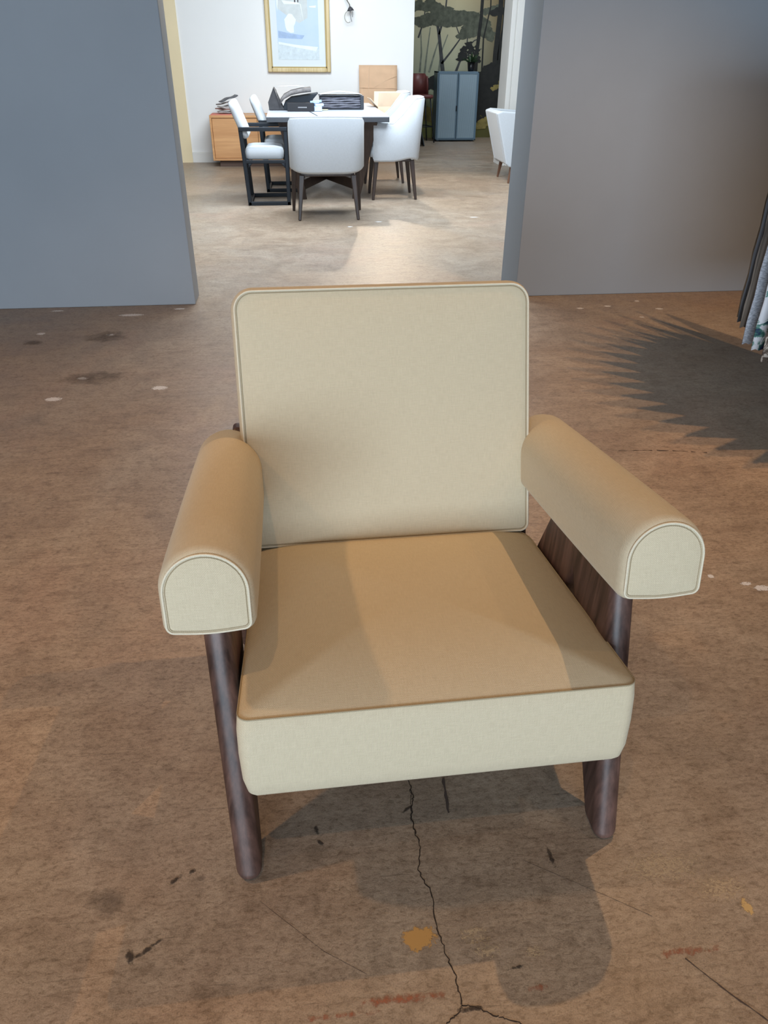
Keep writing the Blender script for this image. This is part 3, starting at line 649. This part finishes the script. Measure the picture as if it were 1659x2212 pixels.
o = MB().add([(-0.19, -0.14, 0.25), (-0.19, 0.14, 0.25), (-0.30, 0.13, 0.33), (-0.30, -0.13, 0.33)], [(0, 1, 2, 3)], smooth=False).build('flap', M_CARD2, cx_); q = o.modifiers.new('s', 'SOLIDIFY'); q.thickness = 0.005

# ------------------------------------------------------------------ framed picture
PF = empty('framed_picture', (0.126, 11.395, 0), 0, 'gold framed print with pale blue scene and wide white mat on back wall', 'picture')
M_GOLD = wood('antique_gold', (0.50, 0.36, 0.15), (0.72, 0.58, 0.33), 0.42, 0.8)
x0, x1, z0, z1 = -0.405, 0.405, 1.065, 2.45
fr = MB()
def frame_side(p, q, ax): pass
pw = 0.05
fr.box(x0, x0 + pw, -0.05, 0, z0, z1).box(x1 - pw, x1, -0.05, 0, z0, z1).box(x0 + pw, x1 - pw, -0.05, 0, z0, z0 + pw).box(x0 + pw, x1 - pw, -0.05, 0, z1 - pw, z1)
fr.build('frame', M_GOLD, PF, bevel=0.012, seg=3)
ins = MB(); e = 0.012
for a0_, a1_, b0_, b1_ in ((x0 + pw, x0 + pw + e, z0 + pw, z1 - pw), (x1 - pw - e, x1 - pw, z0 + pw, z1 - pw), (x0 + pw, x1 - pw, z0 + pw, z0 + pw + e), (x0 + pw, x1 - pw, z1 - pw - e, z1 - pw)): ins.box(a0_, a1_, -0.038, -0.004, b0_, b1_)
ins.build('liner', plain('gold_liner', (0.42, 0.30, 0.10), 0.5), PF)
for xa in (x0 - 0.004, x1):
    bd = MB(); bd.box(xa + 0.001, xa + 0.003, -0.028, -0.007, z0, z1)
    for i in range(40):
        z = z0 + i * (z1 - z0) / 40
        bd.box(xa, xa + 0.004, -0.03, -0.005, z, z + 0.024)
    bd.build('beading', plain('silvery_gold', (0.62, 0.58, 0.50), 0.45), PF)
MB().box(x0 + pw, x1 - pw, -0.012, -0.004, z0 + pw, z1 - pw).build('mat', plain('white_mat', (0.72, 0.77, 0.79), 0.75, 0.01), PF)
def art_mat():
    t = NT('blue_wash_print'); v = t.coord('Object'); n = t.noise(v, 5, 6, 0.65, 0.5); n2 = t.noise(t.coord('Object', (8, 1, 1.2)), 1, 4)
    c = t.mix(t.math('MULTIPLY', n, 0.9), (0.50, 0.64, 0.82), (0.66, 0.74, 0.80)); c = t.mix(t.math('MULTIPLY', n2, 0.5), c, (0.42, 0.55, 0.74)); return t.set(c, 0.55, 0, 0.4)
px0, px1, pz0, pz1 = -0.262, 0.262, 1.205, 2.30
pr = MB().box(px0, px1, -0.0145, -0.012, pz0, pz1).build('print', art_mat(), PF)
def blob(name, pts, mat, y, par): return MB().add([(x, y, z) for x, z in pts] + [(x, y + 0.0004, z) for x, z in pts], [tuple(range(len(pts)))] + [(i, len(pts) + i, len(pts) + (i + 1) % len(pts), (i + 1) % len(pts)) for i in range(len(pts))], smooth=False).build(name, mat, par)
A_W = plain('print_white', (0.80, 0.86, 0.88), 0.6); A_G = plain('print_grey', (0.58, 0.62, 0.62), 0.6, 0.08, 12); A_D = plain('print_dark', (0.06, 0.055, 0.06), 0.6); A_B = plain('print_blue', (0.36, 0.48, 0.68), 0.6, 0.1, 20); A_P = plain('print_pale', (0.62, 0.70, 0.74), 0.6, 0.1, 30)
blob('print_shape', [(-0.262, 1.385), (0.262, 1.32), (0.262, 1.205), (-0.262, 1.205)], A_P, -0.0150, pr)
blob('print_shape', [(-0.255, 1.40), (-0.05, 1.37), (0.25, 1.345), (0.22, 1.30), (0.0, 1.335), (-0.25, 1.375)], A_W, -0.0154, pr)
blob('print_shape', [(-0.24, 1.87), (0.13, 2.3), (0.13, 1.66), (0.02, 1.60), (-0.10, 1.66), (-0.24, 1.75)], A_G, -0.0150, pr)
blob('print_shape', [(-0.24, 2.30), (-0.19, 2.30), (-0.22, 1.9), (-0.25, 1.72), (-0.262, 2.0)], A_W, -0.0154, pr)
blob('print_shape', [(-0.19, 1.84), (0.0, 1.82), (0.05, 1.80), (0.08, 1.60), (0.04, 1.80), (-0.16, 1.80)], A_W, -0.0156, pr)
blob('print_shape', [(-0.045, 2.3), (-0.02, 2.3), (-0.015, 1.82), (-0.032, 1.82)], A_D, -0.0158, pr)
blob('print_shape', [(0.003, 2.3), (0.025, 2.3), (0.022, 1.82), (0.008, 1.82)], A_D, -0.0158, pr)
blob('print_shape', [(0.15, 1.78), (0.24, 1.79), (0.235, 1.765), (0.16, 1.768)], A_W, -0.0156, pr)
blob('print_shape', [(-0.25, 1.52), (-0.10, 1.49), (0.08, 1.47), (0.05, 1.43), (-0.25, 1.44)], A_B, -0.0152, pr)
blob('print_shape', [(-0.11, 1.70), (-0.07, 1.70), (-0.02, 1.64), (-0.03, 1.60), (-0.05, 1.565), (-0.05, 1.50), (-0.09, 1.495), (-0.14, 1.52), (-0.155, 1.56), (-0.165, 1.64)], A_W, -0.0160, pr)
blob('print_shape', [(-0.085, 1.715), (-0.075, 1.725), (-0.065, 1.71), (-0.075, 1.69)], A_G, -0.0164, pr)

# ------------------------------------------------------------------ sconce
SC = empty('wall_sconce', (0.79, 11.40, 0), 0, 'small dark wall sconce with thin arm and wire loops beside the picture', 'lamp')
tube(MB(), [(-0.09, -0.01, 1.98), (-0.07, -0.05, 1.90), (-0.03, -0.07, 1.835), (-0.005, -0.08, 1.80), (-0.003, -0.08, 1.775)], 0.006).build('arm', plain('aged_brass', (0.14, 0.12, 0.10), 0.4, metal=0.5), SC)
tube(MB(), [(-0.003, -0.08, 1.782), (0.002, -0.08, 1.765), (0.006, -0.08, 1.735)], lambda f: 0.006 + 0.040 * f, seg=16).build('shade', plain('dark_shade', (0.05, 0.05, 0.06), 0.5), SC)
tube(MB(), arc_pts(0, 0, 0, 0, 0, 1) and [(-0.025 + 0.045 * math.cos(a), -0.08, 1.67 + 0.06 * math.sin(a)) for a in [math.radians(d_) for d_ in range(110, 320, 15)]], 0.004).build('wire_loop', plain('wire', (0.35, 0.33, 0.28), 0.4), SC)
tube(MB(), [(0.005, -0.08, 1.735), (-0.002, -0.08, 1.70), (0.008, -0.08, 1.66), (0.02, -0.08, 1.62)], 0.004).build('wire_loop', plain('wire_b', (0.30, 0.30, 0.32), 0.4), SC)
tube(MB(), [(0.03, -0.08, 1.73), (0.032, -0.08, 1.70), (0.03, -0.08, 1.67)], 0.004).build('wire_loop', plain('wire_c', (0.30, 0.30, 0.32), 0.4), SC)
tube(MB(), [(-0.09, 0.0, 1.98), (-0.09, -0.02, 1.98)], 0.03, seg=16).build('wall_plate', plain('plate_brass', (0.14, 0.12, 0.10), 0.4, metal=0.5), SC)

# ------------------------------------------------------------------ mural of umbrella pines
MU = empty('wall_mural', (0, 14.69, 0), 0, 'dark landscape mural wallpaper of umbrella pine trees on the far wall', 'mural')
def mural_bg():
    t = NT('mural_sky'); g = t.n('ShaderNodeTexCoord'); sp = t.n('ShaderNodeSeparateXYZ'); t.l(g.outputs['Object'], sp.inputs[0])
    n = t.noise(t.coord('Object'), 1.2, 5)
    c = t.ramp(t.math('ADD', t.math('MULTIPLY', sp.outputs[2], 0.30), t.math('MULTIPLY', n, 0.25)), [(0.22, (0.20, 0.20, 0.07)), (0.38, (0.33, 0.34, 0.24)), (0.55, (0.42, 0.40, 0.27)), (0.80, (0.50, 0.42, 0.25))])
    e = t.ramp(t.math('MULTIPLY', sp.outputs[0], 0.25), [(0.70, (1, 1, 1)), (0.90, (0.30, 0.24, 0.19))])
    return t.set(t.mix(1.0, c, e, 'MULTIPLY'), 0.8, 0, 0.2)
MB().box(1.55, 5.6, -0.002, 0.006, 0.0, 3.2).build('backdrop', mural_bg(), MU)
M_T1 = plain('mural_dark_olive', (0.075, 0.080, 0.055), 0.85, 0.4, 14); M_T2 = plain('mural_trunk', (0.045, 0.045, 0.045), 0.85, 0.3, 14); M_T3 = plain('mural_black', (0.014, 0.014, 0.012), 0.85, 0.3, 14)
M_T4 = plain('mural_ochre', (0.22, 0.17, 0.05), 0.85, 0.4, 10); M_T5 = plain('mural_mid', (0.16, 0.17, 0.13), 0.85, 0.3, 14)
ycur = [-0.003]
def mpoly(name, mbs, mat):
    ycur[0] -= 0.0008
    o = mbs.build(name, mat, MU); return o
def blobs(mb, cx, cz, w_, h_, n, r0, r1):
    for _ in range(n):
        u = rnd.uniform(-1, 1); x = cx + u * w_; z = cz + h_ * (1 - u * u) * rnd.uniform(0.5, 1.0) - rnd.uniform(0, h_ * 0.9) * (1 - 0.5 * abs(u))
        r = rnd.uniform(r0, r1); k = 9; ph = rnd.random() * 6
        P = [(x + r * (1 + 0.35 * rnd.uniform(-1, 1)) * math.cos(ph + 2 * PI * i / k) * 1.5, ycur[0] - rnd.random() * 0.0006, z + r * (1 + 0.35 * rnd.uniform(-1, 1)) * math.sin(ph + 2 * PI * i / k) * 0.8) for i in range(k)]
        mb.add(P, [tuple(reversed(range(k)))], smooth=False)
def limb(mb, pts, w0, w1):
    n = len(pts); V = []; F = []
    for i, (x, z) in enumerate(pts):
        a = pts[max(0, i - 1)]; b_ = pts[min(n - 1, i + 1)]; d_ = math.dist(a, b_) or 1; nx, nz = -(b_[1] - a[1]) / d_, (b_[0] - a[0]) / d_
        ww = (w0 + (w1 - w0) * i / (n - 1)) / 2; V += [(x + nx * ww, ycur[0], z + nz * ww), (x - nx * ww, ycur[0], z - nz * ww)]
        if i: F.append((2 * i - 2, 2 * i, 2 * i + 1, 2 * i - 1))
    mb.add(V, F, smooth=False)
def grp(name, mat, fn): ycur[0] -= 0.0014; b_ = MB(); fn(b_); return b_.build(name, mat, MU)
# distant thin trees, then umbrella canopies and trunks, dark right side
grp('trunk', M_T5, lambda b: [limb(b, p, 0.035, 0.015) for p in ([(2.28, 0.95), (2.31, 1.25), (2.36, 1.65)], [(2.36, 1.0), (2.45, 1.3), (2.52, 1.5)], [(2.52, 0.95), (2.56, 1.3), (2.66, 1.55)], [(2.20, 1.0), (2.22, 1.3), (2.20, 1.6)])])
grp('trunk', M_T2, lambda b: [limb(b, p, a, c) for p, a, c in (([(2.60, 1.0), (2.56, 1.25), (2.51, 1.55), (2.44, 1.85), (2.38, 2.2), (2.25, 2.5)], 0.07, 0.02), ([(2.51, 1.55), (2.60, 1.85), (2.62, 2.1), (2.75, 2.35)], 0.035, 0.015), ([(2.57, 1.13), (2.72, 1.30), (2.88, 1.50), (2.80, 1.66)], 0.035, 0.015),
    ([(2.82, 1.0), (2.88, 1.15), (2.99, 1.33), (3.0, 1.58)], 0.045, 0.015), ([(2.92, 1.2), (3.08, 1.30), (3.25, 1.35)], 0.03, 0.012), ([(2.99, 1.36), (3.12, 1.47), (3.22, 1.50)], 0.025, 0.01), ([(2.88, 1.50), (2.95, 1.58), (3.1, 1.62)], 0.022, 0.01), ([(2.16, 1.5), (2.24, 1.72), (2.28, 2.0)], 0.03, 0.015),
    ([(2.42, 2.12), (2.30, 2.22), (2.16, 2.3)], 0.03, 0.012), ([(2.62, 2.08), (2.74, 2.16), (2.82, 2.35)], 0.025, 0.01))])
grp('canopy', M_T1, lambda b: (blobs(b, 2.70, 1.74, 0.58, 0.17, 190, 0.03, 0.075), blobs(b, 2.28, 1.92, 0.24, 0.10, 60, 0.025, 0.06), blobs(b, 3.15, 1.58, 0.26, 0.22, 70, 0.03, 0.06), blobs(b, 3.45, 1.88, 0.22, 0.07, 60, 0.02, 0.05), blobs(b, 3.18, 2.10, 0.20, 0.12, 60, 0.02, 0.05)))
grp('trunk', M_T3, lambda b: [limb(b, p, a, c) for p, a, c in (([(3.16, 0.6), (3.17, 1.3), (3.21, 1.8), (3.22, 2.5)], 0.07, 0.045), ([(3.50, 0.5), (3.50, 1.3), (3.53, 1.9), (3.52, 2.5)], 0.10, 0.07), ([(3.58, 0.6), (3.56, 1.3), (3.60, 1.7), (3.60, 2.4)], 0.07, 0.03), ([(3.66, 0.8), (3.68, 1.35), (3.62, 1.55), (3.72, 1.85)], 0.05, 0.02), ([(3.28, 0.9), (3.27, 1.5), (3.36, 1.95), (3.34, 2.3)], 0.03, 0.015))])
grp('canopy', M_T3, lambda b: (blobs(b, 3.62, 1.86, 0.22, 0.07, 70, 0.02, 0.05), blobs(b, 3.6, 2.15, 0.42, 0.18, 150, 0.03, 0.08), blobs(b, 3.98, 1.7, 0.14, 0.7, 150, 0.04, 0.09), blobs(b, 3.55, 0.85, 0.42, 0.30, 220, 0.03, 0.09), blobs(b, 3.45, 0.4, 0.5, 0.45, 200, 0.04, 0.10), blobs(b, 2.5, 0.8, 0.35, 0.15, 90, 0.03, 0.08), blobs(b, 3.05, 1.25, 0.18, 0.25, 60, 0.015, 0.04)))
grp('undergrowth', M_T4, lambda b: (blobs(b, 3.72, 0.78, 0.22, 0.14, 26, 0.02, 0.045), blobs(b, 3.65, 0.22, 0.40, 0.16, 60, 0.03, 0.07), blobs(b, 2.30, 0.30, 0.25, 0.2, 60, 0.03, 0.07)))

# ------------------------------------------------------------------ blue cabinet with potted plant
BC = empty('display_cabinet', (2.74, 14.15, 0), 0, 'blue-grey two-door cabinet with fluted glass in front of the mural', 'cabinet')
M_BG = plain('blue_grey_steel', (0.095, 0.15, 0.195), 0.4)
b = MB(); b.box(-0.345, -0.325, -0.15, 0.2, 0.02, 1.03).box(0.325, 0.345, -0.15, 0.2, 0.02, 1.03).box(-0.345, 0.345, -0.15, 0.2, 1.01, 1.03).box(-0.345, 0.345, -0.15, 0.2, 0.02, 0.04).box(-0.325, 0.325, 0.18, 0.2, 0.04, 1.01)
b.build('carcass', M_BG, BC, bevel=0.003)
t = NT('fluted_glass'); sp = t.n('ShaderNodeSeparateXYZ'); t.l(t.coord('Object'), sp.inputs[0])
fl = t.math('MULTIPLY_ADD', t.math('SINE', t.math('MULTIPLY', sp.outputs[0], 2 * PI / 0.016)), 0.5, 0.5)
t.bump(fl, 0.5, 0.003); t.b.inputs['Transmission Weight'].default_value = 0.35
M_FLG = t.set(t.mix(fl, (0.19, 0.28, 0.34), (0.34, 0.44, 0.50)), 0.28, 0, 0.7)
for sx in (-1, 1):
    xa, xb = (-0.325, -0.004) if sx < 0 else (0.004, 0.325)
    b = MB(); b.box(xa, xa + 0.018, -0.165, -0.15, 0.04, 1.01).box(xb - 0.018, xb, -0.165, -0.15, 0.04, 1.01).box(xa + 0.018, xb - 0.018, -0.165, -0.15, 0.992, 1.01).box(xa + 0.018, xb - 0.018, -0.165, -0.15, 0.04, 0.058)
    dr = b.build('door', M_BG, BC, bevel=0.002)
    MB().box(xa + 0.018, xb - 0.018, -0.160, -0.155, 0.058, 0.992).build('glass_pane', M_FLG, dr)
MB().box(-0.315, 0.315, -0.14, 0.17, 0.68, 0.69).build('shelf', M_BG, BC); MB().box(-0.315, 0.315, -0.14, 0.17, 0.36, 0.37).build('shelf', M_BG, BC)
MB().box(-0.018, -0.006, -0.178, -0.165, 0.46, 0.54).build('handle', M_BLK, BC, bevel=0.002)
for ax in (-0.3, 0.3): 
    for ay in (-0.1, 0.15): MB().box(ax - 0.015, ax + 0.015, ay - 0.015, ay + 0.015, 0, 0.02).build('foot', M_BLK, BC)
PP = empty('potted_plant', (2.97, 14.14, 1.0305), 0, 'dark pot with small leafy plant standing on the blue-grey cabinet', 'plant')
tube(MB(), [(0, 0, 0), (0, 0, 0.05), (0, 0, 0.13)], lambda f: 0.045 + 0.018 * f, seg=20).build('pot', plain('black_ceramic', (0.010, 0.010, 0.012), 0.3), PP)
b = MB()
for k in range(46):
    a = rnd.uniform(0, 2 * PI); el = rnd.uniform(0.2, 1.3); L = rnd.uniform(0.06, 0.20); ww = 0.013
    base = Vector((0.02 * math.cos(a), 0.02 * math.sin(a), 0.12)); d_ = Vector((math.cos(a) * math.cos(el), math.sin(a) * math.cos(el), math.sin(el)))
    s_ = d_.cross(Vector((0, 0, 1))).normalized() * ww; tip = base + d_ * L + Vector((0, 0, -0.02)); mid = base + d_ * L * 0.6
    b.add([base, mid + s_, tip, mid - s_], [(0, 1, 2, 3)], smooth=False)
b.build('foliage', plain('dark_leaf', (0.025, 0.06, 0.02), 0.5, 0.4), PP)

# ------------------------------------------------------------------ bar stool, boards beside the back wall
BS = empty('bar_stool', (2.12, 13.95, 0), 0.2, 'bar stool with brown-red shell seat on thin black legs near mural', 'stool')
M_RED = plain('oxblood_leather', (0.13, 0.035, 0.030), 0.45, 0.15)
bM = Matrix.Translation((0, 0.0, 0.70)) @ Matrix.Diagonal((1, 1, -1, 1))
puff(MB(), rrect(0.36, 0.34, 0.08), [(0, 0.01), (0.02, 0), (0.05, 0.01)], 0.01, 0, bM).build('seat', M_RED, BS)
V = []; n = 12
for i in range(n + 1):
    a = math.radians(-70 + 140 * i / n)
    for z, r in ((0.70, 0.17), (0.85, 0.165), (1.0, 0.15)): V.append((r * math.sin(a), 0.02 + r * math.cos(a), z - 0.0 - (0.04 if abs(a) > 1 else 0) * (z > 0.9)))
F = [(i * 3 + j, i * 3 + j + 1, i * 3 + 4 + j, i * 3 + 3 + j) for i in range(n) for j in range(2)]
o = MB().add(V, F).build('backrest', M_RED, BS); q = o.modifiers.new('s', 'SOLIDIFY'); q.thickness = 0.02
for ax in (-1, 1):
    for ay in (-1, 1): tube(MB(), [(ax * 0.12, ay * 0.12, 0.66), (ax * 0.19, ay * 0.18, 0)], 0.010).build('leg', M_BLK, BS)
tube(MB(), [(-0.165, -0.16, 0.24), (0.165, -0.16, 0.24), (0.165, 0.16, 0.24), (-0.165, 0.16, 0.24)], 0.008, True).build('footrest', M_BLK, BS)
lb = MB(); Mx = Matrix.Translation((2.03, 13.45, 0.0)) @ Matrix.Rotation(math.radians(-8), 4, 'Y'); lb.box(-0.02, 0.0, -0.2, 0.2, 0.006, 0.50, Mx)
tag(lb.build('display_board', plain('black_board', (0.012, 0.018, 0.02), 0.5), bevel=0.002), 'black board leaning upright at the end of the white back wall', 'board')
lb = MB(); Mx = Matrix.Translation((2.10, 13.45, 0.0)) @ Matrix.Rotation(math.radians(-14), 4, 'Y'); lb.box(-0.012, 0.0, -0.2, 0.2, 0.006, 0.42, Mx)
tag(lb.build('display_board', plain('blue_black_board', (0.03, 0.045, 0.055), 0.5), bevel=0.002), 'thin dark blue board leaning at right of the black board', 'board')

# ------------------------------------------------------------------ fabric sample rack on the right
RK = empty('fabric_rack', (2.515, 2.76, 0), 0, 'tall metal wing rack that carries the hanging fabric samples at right edge', 'rack')
M_STEEL = plain('dark_steel', (0.08, 0.08, 0.085), 0.4, metal=0.6)
tube(MB(), [(0, 0, 0.03), (0, 0, 1.0), (0, 0, 1.34)], 0.022, seg=14).build('pole', M_STEEL, RK)
tube(MB(), [(0, 0, 0.0), (0, 0, 0.03)], 0.30, seg=28).build('base', M_STEEL, RK)
LBL = {11: 'grey ribbed fabric sample with pinked edge, leftmost on the rack at right edge', 0: 'white fabric sample with green and blue leaves hanging beside the grey ribbed one', 1: 'brown and cream patterned fabric sample right of the leaf print one', 2: 'taupe striped fabric sample at the far right image edge'}
def swatch_mat(k):
    t = NT('swatch_%d' % k); uv = t.coord('Object')
    if k == 0:
        n = t.noise(t.coord('Object', (90, 90, 260)), 1, 2); return t.set(t.ramp(n, [(0.35, (0.30, 0.32, 0.37)), (0.6, (0.55, 0.58, 0.64))]), 0.9)
    if k == 1:
        n = t.noise(uv, 14, 4, 0.6, 1.0); return t.set(t.ramp(n, [(0.38, (0.02, 0.03, 0.10)), (0.44, (0.04, 0.14, 0.12)), (0.50, (0.18, 0.34, 0.30)), (0.52, (0.72, 0.74, 0.78)), (0.8, (0.80, 0.80, 0.84))]), 0.85)
    if k == 2:
        n = t.noise(uv, 26, 3, 0.6, 1.5); return t.set(t.ramp(n, [(0.42, (0.09, 0.065, 0.05)), (0.50, (0.20, 0.15, 0.12)), (0.55, (0.50, 0.44, 0.38))]), 0.9)
    n = t.noise(t.coord('Object', (160, 160, 2)), 1, 2); cc = [(0.30, 0.26, 0.22), (0.20, 0.22, 0.25), (0.36, 0.30, 0.22)][k % 3]
    return t.set(t.ramp(n, [(0.4, tuple(c * 0.4 for c in cc)), (0.55, cc)]), 0.9)
for k in range(20):
    th = math.radians(176 + (k * 7.0 if k < 11 else -(k - 10) * 7.0)); c_, s_ = math.cos(th), math.sin(th)
    tube(MB(), [(0.02 * c_, 0.02 * s_, 1.275), (0.70 * c_, 0.70 * s_, 1.275)], 0.006).build('wing_arm', M_STEEL, RK)
    L0, L1 = 0.10, 0.69; zb_ = {11: 0.255, 0: 0.262, 1: 0.24, 2: 0.22}.get(k, 0.30); zt_ = 1.265; V = []; F = []; nx = 40; nz = 10
    for j in range(nz + 1):
        for i in range(nx + 1):
            r = L0 + (L1 - L0) * i / nx; z = zb_ + (zt_ - zb_) * j / nz
            if j == 0: z += 0.006 * (i % 2)
            if i in (0, nx): r += 0.004 * (j % 2)
            wv = 0.010 * math.sin(r * 22 + k * 0.3) * (1 - j / nz) + 0.004
            V.append((r * c_ - s_ * wv, r * s_ + c_ * wv, z))
    F = [(j * (nx + 1) + i, j * (nx + 1) + i + 1, (j + 1) * (nx + 1) + i + 1, (j + 1) * (nx + 1) + i) for j in range(nz) for i in range(nx)]
    o = MB().add(V, F).build('fabric_sample', swatch_mat({11: 0, 0: 1, 1: 2, 2: 3}.get(k, k + 3))); o.location = RK.location
    q = o.modifiers.new('s', 'SOLIDIFY'); q.thickness = 0.004
    tag(o, LBL.get(k, 'hanging fabric sample on the far side of the wing rack at right'), 'fabric sample', 'fabric samples hanging on the rack')
